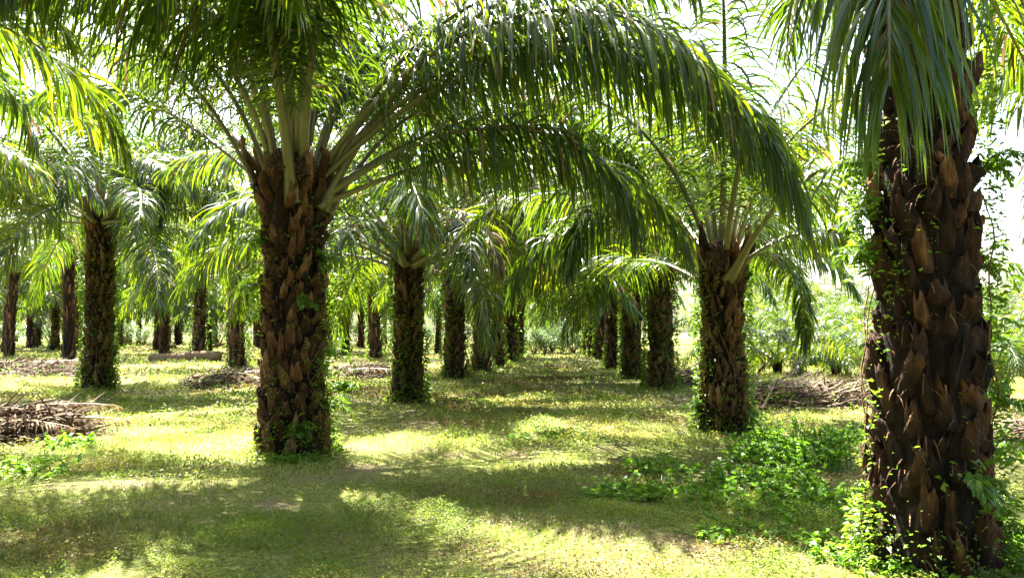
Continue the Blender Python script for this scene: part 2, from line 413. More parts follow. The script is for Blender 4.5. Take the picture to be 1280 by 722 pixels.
def palm(px=None, py=None, xy=None, h=4.0, r=.5, n=34, lod=1, seed=1, label='', group=None, heroes=(), fl=6.0, vine=600, vsize=.085, vcover=.5,
         vside=None, ferns=(), fruits=(), low=12, name='oil_palm', cat='palm tree', skip=None, rot0=None, erode_shade=.5, step=.0155, topz=0, lean=0):
    rng = np.random.default_rng(seed)
    x, y = xy if xy else ground_at(px, py)
    z = float(gz(x, y))
    root = thing(name, label, cat, (x, y, z), group)
    if lean: root.rotation_euler = (0, lean, 0)
    link('trunk', trunk_geo(h, r, seed, detail=2 if lod == 0 else (1 if lod < 2 else 0), erode_shade=erode_shade, step=step).mesh('trunk', TM), root)
    a0 = rng.uniform(0, 360) if rot0 is None else rot0
    sc0 = fl / 6.0
    for az, e, u in frond_plan(n, rng, low):
        az = (az + a0) % 360
        if skip and skip(az, e): continue
        ec = min(E_CLASSES, key=lambda q: abs(q - e))
        ro = r * (.25 + .68 * u); zo = h - .12 - .45 * u
        o = link('frond', lib_frond(ec, lod, int(rng.integers(0, 3))), root,
                 (ro * math.cos(R(az)), ro * math.sin(R(az)), zo), R(az), sc0 * rng.uniform(.86, 1.08))
        o.rotation_euler = (rng.normal(0, .12), -R(e - ec), R(az))
    for k, (az, kw) in enumerate(heroes):
        kw = dict(kw); zo = kw.pop('z', -.2); ro = kw.pop('ro', .3)
        d = dict(npairs=130, nseg=6, fold=.3, k=7, w=.018, leafL=1.1, grav=.62); d.update(kw)
        if 'w' not in kw: d['npairs'] = int(d['npairs'] * 1.3)
        d.setdefault('pr', .85)
        me = frond(seed=seed * 50 + k, **d).mesh('frond_%d_%d' % (seed, k), FM)
        link('frond', me, root, (ro * math.cos(R(az)), ro * math.sin(R(az)), h + zo), R(az))
    if vine:
        link('climbing_vine', vine_geo(h * .93, r, seed + 7, vine, vsize, vcover, vside).mesh('climbing_vine', [M['vine'], M['log']]), root)
    for k, (az, zf, L_) in enumerate(ferns):
        link('fern', fern_geo(seed * 9 + k, L=L_).mesh('fern', FERN), root, (r * .85 * math.cos(R(az)), r * .85 * math.sin(R(az)), zf), R(az))
    for k, (az, zf, fr) in enumerate(fruits):
        link('fruit_bunch', fruit_geo(seed + k, fr).mesh('fruit_bunch', [M['fruit']]), root, (r * .9 * math.cos(R(az)), r * .9 * math.sin(R(az)), zf), 0)
    return root

# ------------------------------------------------------------------ the setting
def sheet():
    def axis(a, b, near, far_):
        xs = [0.0]; st = .14
        while xs[-1] < b: st *= 1.032; xs.append(xs[-1] + min(st, 12))
        return xs
    xp = axis(0, 420, 0, 0); xs = np.array([-v for v in xp[:0:-1]] + xp)
    yp = axis(0, 420, 0, 0); ys = np.array([-v for v in yp[:0:-1] if v < 60] + yp) + 8
    X, Y = np.meshgrid(xs, ys); Z = gz(X, Y)
    g = Geo(); K = len(xs); n = len(ys)
    i = np.arange(n - 1)[:, None] * K; j = np.arange(K - 1)[None]
    g.add(np.stack([X, Y, Z], -1).reshape(-1, 3), np.stack([i + j, i + j + 1, i + K + j + 1, i + K + j], -1).reshape(-1, 4))
    o = link('ground', g.mesh('ground', [ground_mat()], True)); tag(o, None, None, kind='structure')
sheet()

def greenness(x, y):
    return fbm(x * .45, y * .45, 31, 4)
def cover():
    """the creeping green cover: thousands of little leaves, denser close to the camera"""
    rng = np.random.default_rng(3); g = Geo()
    for (d0, d1, n, sz) in ((4.6, 9, 200000, .023), (9, 16, 190000, .034), (16, 30, 150000, .06), (30, 60, 80000, .13), (60, 120, 50000, .22)):
        y = np.sqrt(rng.uniform(d0 ** 2, d1 ** 2, n)); x = rng.uniform(-.74, .74, n) * y
        q = greenness(x, y); cl = fbm(x * 2.2, y * 2.2, 77, 3); k = rng.random(n) < np.clip((q - .30) * 4, .10, 1) * np.clip((cl - .25) * 2.6, .15, 1)
        x = x[k]; y = y[k]; q = q[k]; cl = cl[k]; n = len(x)
        hgt = np.clip(cl - .35, 0, 1) * .34 * rng.random(n) ** 1.3
        P = np.stack([x, y, gz(x, y) + hgt], 1)
        tn = np.clip(.50 + (fbm(x * .6, y * .9, 12, 4) - .5) * 2.4 + rng.normal(0, .08, n), 0, 1)
        leaf_scatter(g, P, sz * rng.uniform(.55, 1.35, n), rng, .7, 0, tn, .62)
    # grass blades
    for (d0, d1, n, l, w) in ((4.6, 9, 30000, .09, .0022), (9, 18, 30000, .12, .004), (18, 36, 26000, .16, .008)):
        y = np.sqrt(rng.uniform(d0 ** 2, d1 ** 2, n)); x = rng.uniform(-.74, .74, n) * y
        q = fbm(x * 1.3, y * 1.3, 55, 3); k = rng.random(n) < np.clip((q - .42) * 6, 0.04, 1); x = x[k]; y = y[k]; n = len(x)
        P0 = np.stack([x, y, gz(x, y)], 1); d = unit(np.stack([rng.normal(0, .5, n), rng.normal(0, .5, n), np.ones(n)], 1))
        ln = (l * rng.uniform(.5, 1.4, n))[:, None]
        P1 = P0 + d * ln * .5; d2 = unit(d + np.stack([rng.normal(0, .5, n), rng.normal(0, .5, n), -.3 * np.ones(n)], 1)); P2 = P1 + d2 * ln * .5
        W = unit(np.stack([rng.normal(0, 1, n), rng.normal(0, 1, n), 0 * x], 1)) * w
        strips(g, np.stack([P0, P1, P2], 1), np.repeat(W[:, None], 3, 1), np.array([1, .8, .1]), 0, np.clip(rng.normal(.6, .2, n), 0, 1))
    o = link('ground_cover', g.mesh('ground_cover', [M['creeper']])); tag(o, 'low yellow green creeping leaves and grass carpeting the plantation floor', 'ground cover', kind='stuff')
    g = Geo()
    for (d0, d1, n, sz) in ((4.6, 10, 22000, .034), (10, 22, 24000, .06), (22, 50, 18000, .14)):
        y = np.sqrt(rng.uniform(d0 ** 2, d1 ** 2, n)); x = rng.uniform(-.74, .74, n) * y
        q = fbm(x * .5, y * .5, 91, 4); k = rng.random(n) < np.clip((q - .455) * 5, .06, 1); x = x[k]; y = y[k]; n = len(x)
        P = np.stack([x, y, gz(x, y) + .015 + .03 * rng.random(n)], 1)
        leaf_scatter(g, P, sz * rng.uniform(.4, 1.5, n), rng, .25, 0, rng.random(n), np.repeat(rng.choice([.12, .25, .5], n)[:, None], 1, 1)[:, 0], fold=.4)
    o = link('leaf_litter', g.mesh('leaf_litter', [M['litter']])); tag(o, 'brown dead leaf litter strewn in patches over the grass', 'leaf litter', kind='stuff')
cover()

# ------------------------------------------------------------------ hero palms
ROWL = 'palms in the row left of the grassy path'; ROWR = 'palms in the row right of the grassy path'
FAR = 'oil palms in the far left stand'
vv = dict
palm(365, 567, h=3.85, r=.50, n=22, lod=0, seed=11, group=ROWL, rot0=20, low=58,
     label='thick rough trunked oil palm nearest on the left of the path, spreading bare stalks',
     heroes=[
        (-15, vv(L=7.9, e0=42, droop=120, leafL=1.3, npairs=190, pet=.25)),
        (-11, vv(L=7.8, e0=46, droop=126, leafL=1.25, npairs=180, z=-.15, pet=.25)),
        (-21, vv(L=7.4, e0=50, droop=128, leafL=1.2, npairs=170, z=-.1, pet=.25)),
        (-10, vv(L=5.4, e0=31, droop=120, leafL=1.05, npairs=130, z=-.4, powr=2.0)),
        (24, vv(L=6.6, e0=36, droop=105, leafL=1.05, npairs=140, z=-.3, powr=2.0)),
        (8, vv(L=7.2, e0=56, droop=100, leafL=1.0, npairs=140)),
        (34, vv(L=7.2, e0=60, droop=96, leafL=1.0)),
        (2, vv(L=6.0, e0=24, droop=96, leafL=1.1, npairs=150, z=-.45, powr=2.0)),
        (60, vv(L=6.5, e0=50, droop=90)),
        (156, vv(L=7.0, e0=46, droop=48, leafL=.8, npairs=140, pet=.24)),
        (152, vv(L=6.5, e0=36, droop=50, leafL=.75, z=-.3, powr=2.0, pet=.24)),
        (226, vv(L=5.5, e0=74, droop=138, leafL=1.2, npairs=170, pet=.3)),
        (236, vv(L=5.2, e0=78, droop=140, leafL=1.2, npairs=170, pet=.3)),
        (276, vv(L=5.3, e0=78, droop=138, leafL=1.2, npairs=170, pet=.3)),
        (288, vv(L=5.5, e0=76, droop=138, leafL=1.2, npairs=170, pet=.3)),
        (262, vv(L=4.6, e0=84, droop=60, leafL=.9, pet=.4)), (120, vv(L=5.2, e0=84, droop=50, leafL=.9, pet=.3)),
        (140, vv(L=6.6, e0=62, droop=95)), (110, vv(L=6.6, e0=52, droop=90)),
     ],
     vine=3200, vsize=.065, vcover=.45, vside=[R(-12), (R(195), 2.0, 3.3), (R(-75), 0, .5)], ferns=[(-20, 2.6, .45), (-10, 1.3, .5), (10, .6, .5), (205, 2.9, .5), (190, 2.3, .4), (-70, .35, .3), (-60, 2.0, .3)],
     fruits=[(-62, 3.86, .17), (197, 3.7, .13), (-100, 3.9, .16)], skip=lambda az, e: e < 62)
palm(1165, 702, h=5.0, r=.47, n=14, lod=0, seed=23, group=ROWR, rot0=75, low=30, erode_shade=.9,
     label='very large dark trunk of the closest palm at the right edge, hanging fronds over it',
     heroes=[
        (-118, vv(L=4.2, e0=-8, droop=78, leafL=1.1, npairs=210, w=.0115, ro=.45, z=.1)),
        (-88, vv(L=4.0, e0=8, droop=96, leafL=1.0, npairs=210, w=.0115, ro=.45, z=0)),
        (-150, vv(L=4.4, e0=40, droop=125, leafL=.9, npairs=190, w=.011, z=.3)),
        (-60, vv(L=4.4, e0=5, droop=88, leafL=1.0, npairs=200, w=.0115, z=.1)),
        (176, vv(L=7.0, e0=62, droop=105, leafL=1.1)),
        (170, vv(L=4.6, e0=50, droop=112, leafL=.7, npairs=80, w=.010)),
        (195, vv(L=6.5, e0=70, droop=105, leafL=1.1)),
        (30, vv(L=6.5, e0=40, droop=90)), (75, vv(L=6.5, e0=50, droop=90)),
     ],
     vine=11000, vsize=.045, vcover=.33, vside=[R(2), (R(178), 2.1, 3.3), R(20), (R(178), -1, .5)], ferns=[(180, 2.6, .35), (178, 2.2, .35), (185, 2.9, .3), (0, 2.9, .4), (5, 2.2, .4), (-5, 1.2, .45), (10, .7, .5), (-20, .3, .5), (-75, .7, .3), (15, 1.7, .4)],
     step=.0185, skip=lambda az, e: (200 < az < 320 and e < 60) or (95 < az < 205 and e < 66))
palm(905, 539, h=2.95, r=.42, n=26, lod=0, seed=31, group=ROWR, rot0=200, low=26, step=.0145,
     label='mid-sized palm right of the path, olive stalks fanning above a dark fruit bunch',
     heroes=[
        (208, vv(L=3.8, e0=55, droop=150, leafL=.95)), (170, vv(L=4.2, e0=40, droop=125, leafL=.9, z=-.2)),
        (44, vv(L=3.8, e0=25, droop=140, leafL=.7)), (-30, vv(L=3.2, e0=38, droop=140, leafL=.7)),
     ], fl=5.4,
     vine=2800, vsize=.06, vcover=.58, vside=[R(-5), R(185)], ferns=[(-30, .3, .4), (185, .4, .35)], fruits=[(-110, 2.9, .2)],
     skip=lambda az, e: (e < 45 and (az < 50 or 150 < az)) or (e < 62 and (az < 30 or az > 320)))
palm(510, 499, h=3.9, r=.42, n=40, lod=1, seed=41, group=ROWL, low=14, label='second palm on the left of the path, mossy trunk under drooping brownish fronds',
     heroes=[(-15, vv(L=6.5, e0=30, droop=84, dry=.42)), (-35, vv(L=6.2, e0=34, droop=90, dry=.42)), (5, vv(L=6.8, e0=42, droop=84, dry=.1)), (-60, vv(L=5, e0=30, droop=100, dry=.2))],
     vine=2600, vsize=.08, vcover=.66, fl=6.3)
palm(122, 488, h=5.2, r=.45, n=42, lod=0, seed=52, label='tall palm standing alone at far left, slim trunk speckled with ivy-like leaves', low=5, group='palms in the outer left rows',
     vine=3800, vsize=.075, vcover=.72, vside=[R(180), R(0)], heroes=[(-44, vv(L=4.8, e0=48, droop=150)), (-10, vv(L=4.6, e0=46, droop=145)), (-120, vv(L=4.8, e0=50, droop=150)), (-8, vv(L=5.2, e0=42, droop=120)), (152, vv(L=6.0, e0=60, droop=140)), (-35, vv(L=5, e0=50, droop=125))], fruits=[(170, 5.1, .16)])
palm(568, 472, h=4.2, r=.44, n=42, lod=1, seed=61, group=ROWL, low=24, label='third palm on the left of the path, just beyond the mossy one', vine=2200, vsize=.085, vcover=.66)
palm(826, 485, h=4.2, r=.45, n=42, lod=1, seed=71, group=ROWR, low=24, label='palm with vine-wrapped brown trunk, next beyond the fruiting palm right of the path', vine=2600, vsize=.08, vcover=.66)
palm(790, 471, h=4.2, r=.42, n=42, lod=1, seed=81, group=ROWR, low=24, label='fourth palm along the right of the path, counting from the big dark trunk', vine=2000, vsize=.085, vcover=.62)
palm(602, 462, h=4.2, r=.45, n=38, lod=1, seed=91, group=ROWL, low=24, label='fourth palm on the left of the path, half hidden by a hanging frond', vine=1800, vsize=.09)
palm(768, 459, h=4.3, r=.45, n=38, lod=1, seed=95, group=ROWR, low=24, label='fifth palm along the right of the path, yellowish fronds hanging over it', vine=1800, vsize=.09)

def crown_mesh(seed, n=40, low=0, fl=6.0, dens=54):
    rng = np.random.default_rng(seed); g = Geo(); pool = [frond(6.0, e, {85: 62, 72: 92, 58: 100, 44: 98, 30: 92, 14: 86, -5: 66}[e], 1.0, dens, 3, 0, seed + e, w=.036, k=3, bend=rng.normal(0, 15)) for e in E_CLASSES]
    for az, e, u in frond_plan(n, rng, low):
        i = int(np.argmin([abs(q - e) for q in E_CLASSES]))
        g.addgeo(pool[i], R(az), (.3 * u * math.cos(R(az)), .3 * u * math.sin(R(az)), -.1 - .4 * u), fl / 6 * rng.uniform(.85, 1.08))
    return g.mesh('crown_%d' % seed, FM)
CROWNS = [crown_mesh(700 + k, low=(10, 16, 6)[k]) for k in range(3)]
THIN = [crown_mesh(760, n=18, low=8, dens=26)]
TRUNKS = [trunk_geo(4.0, .44, 800 + k, detail=0).mesh('far_trunk_%d' % k, TM) for k in range(3)]
VINES = [vine_geo(3.8, .46, 830 + k, 420, .17, .55).mesh('far_vine_%d' % k, [M['vine'], M['log']]) for k in range(3)]
fr = np.random.default_rng(5)
def far_palm(px, py, label, group, h=4.2, sc=1.0, xy=None, vines=True, crowns=CROWNS):
    x, y = xy if xy else ground_at(px, py)
    root = thing('oil_palm', label, 'palm tree', (x, y, float(gz(x, y))), group, fr.uniform(0, 2 * PI))
    root.rotation_euler = (fr.normal(0, .025), fr.normal(0, .025), fr.uniform(0, 6.28)); sc = sc * fr.uniform(.82, 1.08)
    t = link('trunk', TRUNKS[int(fr.integers(3))], root); t.scale = (sc, sc, h / 4.0)
    c = link('crown', crowns[int(fr.integers(len(crowns)))], root, (0, 0, h), fr.uniform(0, 6.28), fr.uniform(1.0, 1.2) * sc ** .5 * (.82 if group in (ROWL, ROWR, 'oil palms at the far end') else 1))
    if vines:
        v = link('climbing_vine', VINES[int(fr.integers(3))], root, (0, 0, 0), fr.uniform(0, 6.28)); v.scale = (sc, sc, h / 4.0)
    return root
OUT = 'palms in the outer left rows'
for (px, py, lab, grp, h, sc) in (
    (622, 456, 'fifth palm on the left of the path, trunk small and shaded', ROWL, 4.9, 1),
    (637, 451, 'sixth palm on the left of the path, near its end', ROWL, 4.9, 1),
    (648, 447, 'last clearly seen palm on the left of the path, beside the end bushes', ROWL, 4.9, 1),
    (752, 450, 'sixth palm along the right of the path, greenish trunk', ROWR, 4.9, 1),
    (742, 446, 'small palm near the end of the row right of the path', ROWR, 4.9, 1),
    (735, 443, 'furthest palm in the row right of the path, beside the end bushes', ROWR, 4.9, 1),
    (297, 460, 'palm behind the big left one, vine-covered trunk partly hidden at its left edge', OUT, 5.0, 1.0),
    (248, 449, 'brown flaring trunked palm behind the fallen logs', OUT, 5.2, .95),
    (68, 438, 'dark trunked palm at left, left of the tall lone palm', OUT, 4.9, .9),
    (47, 434, 'small palm furthest left, ochre trunk in the sun', OUT, 3.0, .85),
    (150, 434, 'thin dark palm immediately right of the tall lone palm', OUT, 5.2, .8),
    (207, 431, 'left one of two small palms standing side by side beyond the logs', OUT, 5.0, .75),
    (224, 431, 'right one of two small palms standing side by side beyond the logs', OUT, 5.0, .75),
    (173, 431, 'slim green trunked small palm between the lone palm and the twin palms', OUT, 5.0, .6),
    (470, 447, 'dark slender palm just left of the mossy second palm', OUT, 5.1, .95),
    (432, 442, 'small green trunked palm to the right of the big left palm', OUT, 5.0, .7),
    (411, 442, 'small brown palm touching the right edge of the big left trunk', OUT, 4.0, .7),
    (547, 442, 'thin ochre trunked palm between second and third path palms', OUT, 4.4, .6),
    (262, 440, 'thin palm seen just right of the flaring brown trunk', OUT, 3.6, .5)):
    far_palm(px, py, lab, grp, h, sc)
# the far stand: rows running on behind
k = 0
for row, x0 in enumerate((-11, -18.5, -26, -33.5, -41, -49, -58)):
    for j in range(9):
        y = 46 + j * 9.3 + (row % 2) * 4.6 + fr.uniform(-1.2, 1.2); x = x0 + .048 * y + fr.uniform(-1, 1)
        if y > 118 or abs(x / y) > .66: continue
        if y < 55 and row < 5 and abs(x / y) < .5: continue
        if fr.random() < .06: continue
        far_palm(0, 0, 'distant oil palm in the dense stand beyond the left rows', FAR, fr.uniform(4.2, 5.8), .9, (x, y), vines=False)
for j in range(6):
    for x0 in (-3.5, 2.9):
        y = 64 + j * 8.8; far_palm(0, 0, 'distant oil palm closing off the far end of the path', 'oil palms at the far end', 3.9, .95, (x0 + .048 * y, y), vines=False)
for row, x0 in enumerate((24, 36, 50)):
    for j in range(4):
        y = 84 + j * 12 + fr.uniform(-3, 3) + row * 3; x = x0 + .048 * y + fr.uniform(-2, 2)
        far_palm(0, 0, 'distant sunlit oil palm beyond the clearing on the right', 'oil palms beyond the clearing', fr.uniform(2.4, 4.0), .85, (x, y), vines=False)

# palms around the edge of the frame whose fronds reach in and shade the floor
EDGE = [((-13.8, 16.5), 5.0, 'palm just outside the left edge, sunlit fronds reaching in at top left'),
        ((-10.2, 8.4), 5.3, 'palm left of the photographer, fronds reaching in at the top left corner'),
        ((-4.3, 2.6), 5.4, 'palm beside the photographer at the left, shading the foreground'),
        ((11.0, 11.5), 5.2, 'palm just outside the right edge, fronds in the top right corner')]
for i, (p, h, lab) in enumerate(EDGE):
    palm(xy=p, h=h, r=.46, n=30, lod=1, seed=300 + i, label=lab, group='palms around the edge of the picture', vine=0, low=25)

# the plantation goes on behind the camera; its canopy keeps the open sky off the near trunks
for x0 in (-17.5, -10.5, 4.0, 11.0, 18.0, -3.4):
    for j in range(5):
        y = -6 - j * 8.6 + (3.5 if x0 in (-10.5, 11.0) else 0)
        if x0 == 4.0 and j == 0: continue
        far_palm(0, 0, 'oil palm of the plantation behind the photographer, outside the picture', 'oil palms behind the photographer', fr.uniform(4.6, 5.4), 1.0, (x0 + .048 * y + fr.uniform(-.5, .5), y), vines=False)

# young palms without a trunk, in the clearing on the right
def young(px, py, L, label, n=14, seed=1, low=35):
    x, y = ground_at(px, py); rng = np.random.default_rng(seed)
    root = thing('young_palm', label, 'young palm', (x, y, float(gz(x, y))), 'young palms in the clearing')
    st = trunk_geo(.5 * L / 3, .16 * L / 3, seed, detail=0); link('trunk', st.mesh('young_trunk', TM), root)
    for az, e, u in frond_plan(n, rng, low):
        ec = min(E_CLASSES, key=lambda q: abs(q - e))
        link('frond', lib_frond(ec, 1 if y < 25 else 2, int(rng.integers(0, 3))), root, (0, 0, .3 * L / 3), R(az), L / 6.0 * rng.uniform(.85, 1.1))
young(992, 447, 4.2, 'pale young palm with fan of low fronds left in the clearing', 16, 1)
young(1088, 478, 3.4, 'young palm with yellow-green fronds arching beside the big right trunk', 12, 2)
young(1250, 512, 3.2, 'upright young palm at the right edge behind the big trunk', 12, 3, 50)
young(1040, 440, 4.0, 'young palm low among the shrubs in the middle of the clearing', 14, 4)
young(958, 438, 4.2, 'young palm right behind the fruiting palm', 14, 6)
for k, (px, py, L_) in enumerate(((975, 440, 6.5), (1020, 436, 7.0), (1062, 440, 6.0), (1105, 437, 7.0), (1270, 440, 6.5), (1300, 452, 6.0), (940, 434, 7.0), (1240, 436, 6.5))):
    young(px, py, L_, 'young palm in the hazy row of low palms at the back of the clearing', 18, 20 + k)
for k, (px, py, L_) in enumerate(((950, 456, 4.6), (1015, 460, 4.2), (1060, 455, 4.6), (1045, 470, 3.2), (1275, 470, 4.4), (1225, 460, 4.6), (972, 468, 3.2))):
    young(px, py, L_, 'young palm with feathery sunlit fronds crowding the front of the clearing', 20, 40 + k, 20)
young(20, 428, 4.6, 'young palm spreading low behind the debris at the left edge', 14, 7)

# shrubs
def shrub_geo(seed, rad=1.2, h=1.6, n=1500, size=.13):
    rng = np.random.default_rng(seed); g = Geo(); c = []
    for i in range(9):
        a = rng.uniform(0, 6.28); q = rad * rng.uniform(.1, .75); c.append((q * math.cos(a), q * math.sin(a), h * rng.uniform(.3, .85), rng.uniform(.3, .55) * rad))
    for (cx, cy, cz, cr) in c:
        m_ = n // 9; d = unit(rng.normal(0, 1, (m_, 3))) * (cr * rng.random(m_) ** .4)[:, None]
        P = np.array([cx, cy, cz]) + d; P[:, 2] = np.abs(P[:, 2])
        leaf_scatter(g, P, size * rng.uniform(.6, 1.3, m_), rng, .6, 0, np.clip(rng.normal(.5, .2, m_), 0, 1), .4)
        tube(g, [(0, 0, 0), (cx * .5, cy * .5, cz * .6), (cx, cy, cz)], [.03, .02, .01], 4, 1, .4)
    return g
SH = [shrub_geo(900 + k).mesh('shrub_%d' % k, [M['bush'], M['log']]) for k in range(4)]
def shrub(px, py, label, grp, sc=1.0):
    x, y = ground_at(px, py); o = link('shrub', SH[int(fr.integers(4))], None, (x, y, float(gz(x, y))), fr.uniform(0, 6), sc); tag(o, label, 'shrub', grp)
for px in (668, 680, 692, 704, 716):
    shrub(px + fr.uniform(-3, 3), 441 + fr.uniform(-1, 1.5), 'leafy bush closing the far end of the grassy path', 'bushes at the end of the path', 1.2)
for px in range(930, 1300, 26):
    shrub(px + fr.uniform(-9, 9), fr.uniform(438, 456), 'pale sunlit shrub in the clearing on the right', 'shrubs in the clearing', fr.uniform(.8, 1.6))
for px in range(-10, 640, 24):
    shrub(px + fr.uniform(-9, 9), fr.uniform(429, 435), 'low leafy shrub among the far left palms', 'shrubs in the far left stand', fr.uniform(1.0, 1.8))

# the far wall of foliage, an uncountable wood
def wood():
    rng = np.random.default_rng(8); g = Geo(); n = 26000
    a = rng.uniform(-.72, .72, n); d = rng.uniform(125, 165, n); x = np.tan(a) * d * 1.0; y = d
    top = 5.5 + 7 * fbm(a * 30, a * 0 + 3, 4, 4); top = np.where(a > .22, top * .6, top)
    z = top * rng.random(n) ** .8
    leaf_scatter(g, np.stack([x, y, z], 1), rng.uniform(.5, 1.4, n), rng, .6, 0, np.clip(rng.normal(.5, .2, n), 0, 1), .35)
    tag(link('distant_wood', g.mesh('distant_wood', [M['bush']])), 'far mass of sunlit foliage closing the plantation', 'wood', kind='stuff')
wood()

# ------------------------------------------------------------------ debris piles
def pile(px, py, rx, ry, hgt, seed, label, n=900, stalks=8, green=.0):
    x0, y0 = ground_at(px, py); rng = np.random.default_rng(seed); rx *= .88; ry *= .85
    z0 = float(gz(x0, y0)); root = thing('frond_pile', label, 'debris pile', (x0, y0, z0), 'piles of dead fronds')
    def hz(x, y):
        q = np.clip(1 - (x / rx) ** 2 - (y / ry) ** 2, 0, 1); return hgt * q ** .8 * (.6 + .8 * fbm((x + x0) * 1.6, (y + y0) * 1.6, seed, 3))
    g = Geo()
    K = 40; u = np.linspace(-1, 1, K); X, Y = np.meshgrid(u * rx, u * ry); Z = hz(X, Y) + (gz(X + x0, Y + y0) - z0) - .03
    i = np.arange(K - 1)[:, None] * K; j = np.arange(K - 1)[None]
    g.add(np.stack([X, Y, Z], -1).reshape(-1, 3), np.stack([i + j, i + j + 1, i + K + j + 1, i + K + j], -1).reshape(-1, 4), 0, .15)
    r_ = np.sqrt(rng.random(n)) * 1.08; a = rng.uniform(0, 6.28, n); x = r_ * np.cos(a) * rx; y = r_ * np.sin(a) * ry
    z = hz(x, y) + (gz(x + x0, y + y0) - z0)
    az = rng.normal(.15, .8, n); d = np.stack([np.cos(az), np.sin(az), rng.normal(.12, .25, n)], 1)
    ln = rng.uniform(.25, .75, n)[:, None]
    P = np.stack([np.stack([x, y, z], 1) + d * ln * t + np.array([0, 0, 1]) * (.06 * np.sin(t * PI) * rng.random(n))[:, None] for t in (0, .35, .7, 1)], 1)
    W = unit(np.stack([-d[:, 1], d[:, 0], rng.normal(0, .6, n)], 1)) * rng.uniform(.008, .02, n)[:, None]
    strips(g, P, np.repeat(W[:, None], 4, 1), np.array([.6, 1, .8, .1]), 0, rng.random(n))
    g2 = Geo(); n2 = n // 2; r_ = np.sqrt(rng.random(n2)) * 1.1; a = rng.uniform(0, 6.28, n2); x = r_ * np.cos(a) * rx; y = r_ * np.sin(a) * ry
    kk = fbm(x * 1.5 + 9, y * 1.5, seed + 4, 3) > .42; x = x[kk]; y = y[kk]
    leaf_scatter(g2, np.stack([x, y, hz(x, y) + (gz(x + x0, y + y0) - z0) + .02 + .08 * rng.random(len(x))], 1), .08, rng, .5, 0, rng.random(len(x)), .5)
    g2.M = [mm + 1 for mm in g2.M]; g.addgeo(g2)  # living green weed leaves joined to the dead-leaf mesh
    link('dead_leaves_weeds', g.mesh('dead_leaves_weeds', [M['deadfrond'], M['herb']]), root)
    for k in range(3):
        f = frond(rng.uniform(1.6, 2.6), 6, 16, .45, 26, 3, 0, seed * 77 + k, pet=.1, w=.014, grav=.5, k=4, pr=.7, dry=.3)
        f.M = [np.where(mm == 1, 2, mm) for mm in f.M]
        xx, yy = rng.uniform(-.6, .4) * rx, rng.uniform(-.6, .3) * ry
        link('dead_frond', f.mesh('dead_frond', FM), root, (xx, yy, float(hz(np.array([xx]), np.array([yy]))[0]) + .08), rng.uniform(-1, 1))
    for k in range(stalks):
        a = rng.normal(.1, .5); xx = rng.uniform(-.7, .7) * rx; yy = rng.uniform(-.6, .6) * ry; l = rng.uniform(.9, 2.4); t = np.linspace(-.5, .5, 8)
        px_ = xx + np.cos(a) * t * l; py_ = yy + np.sin(a) * t * l
        pz = hz(px_, py_) + (gz(px_ + x0, py_ + y0) - z0) + .05 + .25 * t * rng.normal(0, .4) 
        s = Geo(); tube(s, np.stack([px_, py_, pz + .04], 1), np.interp(t, [-.5, .5], [.045, .015]), 6, 0, rng.uniform(.3, .9), .6)
        link('dead_stalk', s.mesh('dead_stalk', [M['log']]), root)
pile(5, 543, 1.35, 1.1, .36, 1, 'brown heap of dead palm fronds and stalks at the left edge, in front', 2200, 12)
pile(30, 470, 3.0, 2.2, .40, 2, 'wider low heap of dead fronds further back at the left edge', 2200, 9)
pile(285, 482, 1.7, 1.8, .32, 3, 'grey twiggy heap of fronds at the foot of the palm behind the big left trunk', 1800, 6)
pile(440, 472, 1.4, 1.6, .34, 4, 'heap of dead fronds between the big left palm and the second one', 1800, 7)
pile(1005, 506, 2.0, 1.6, .42, 5, 'long brown mound of dead fronds behind the two right-hand palms', 3000, 8)
pile(860, 478, 1.5, 2.0, .30, 6, 'low reddish mound of fronds right of the vine-wrapped trunk', 1200, 3)
pile(1290, 560, 1.0, 1.2, .22, 7, 'brown litter heap at the right edge behind the big dark trunk', 900, 3)

def log(px, py, l, r, a, label, seed, dz=.1):
    x, y = ground_at(px, py); rng = np.random.default_rng(seed); g = Geo(); t = np.linspace(-.5, .5, 14)
    P = np.stack([t * l * math.cos(a), t * l * math.sin(a) + .1 * np.sin(t * 5), t * dz * 2 + r * .7 + .04 * np.sin(t * 9)], 1)
    rad = r * (1 + rng.normal(0, .08, 14)); rad[0] *= .3; rad[-1] *= .3; P[0] = P[1]; P[-1] = P[-2]; P[0, 0] -= .01; P[-1, 0] += .01
    tube(g, P, rad, 10, 0, np.clip(rng.normal(.5, .2, 140), 0, 1))
    tag(link('fallen_log', g.mesh('fallen_log', [M['log']]), None, (x, y, float(gz(x, y)))), label, 'log', 'fallen logs on the left')
log(232, 452, 4.4, .27, -.08, 'long pale brown log lying in front of the flaring trunked palm', 1)
log(200, 437, 3.0, .17, .15, 'shorter log lying at the left end of the long one', 2, .2)
log(262, 436, 3.4, .12, .5, 'thin log slanting behind the long pale one', 3, .4)

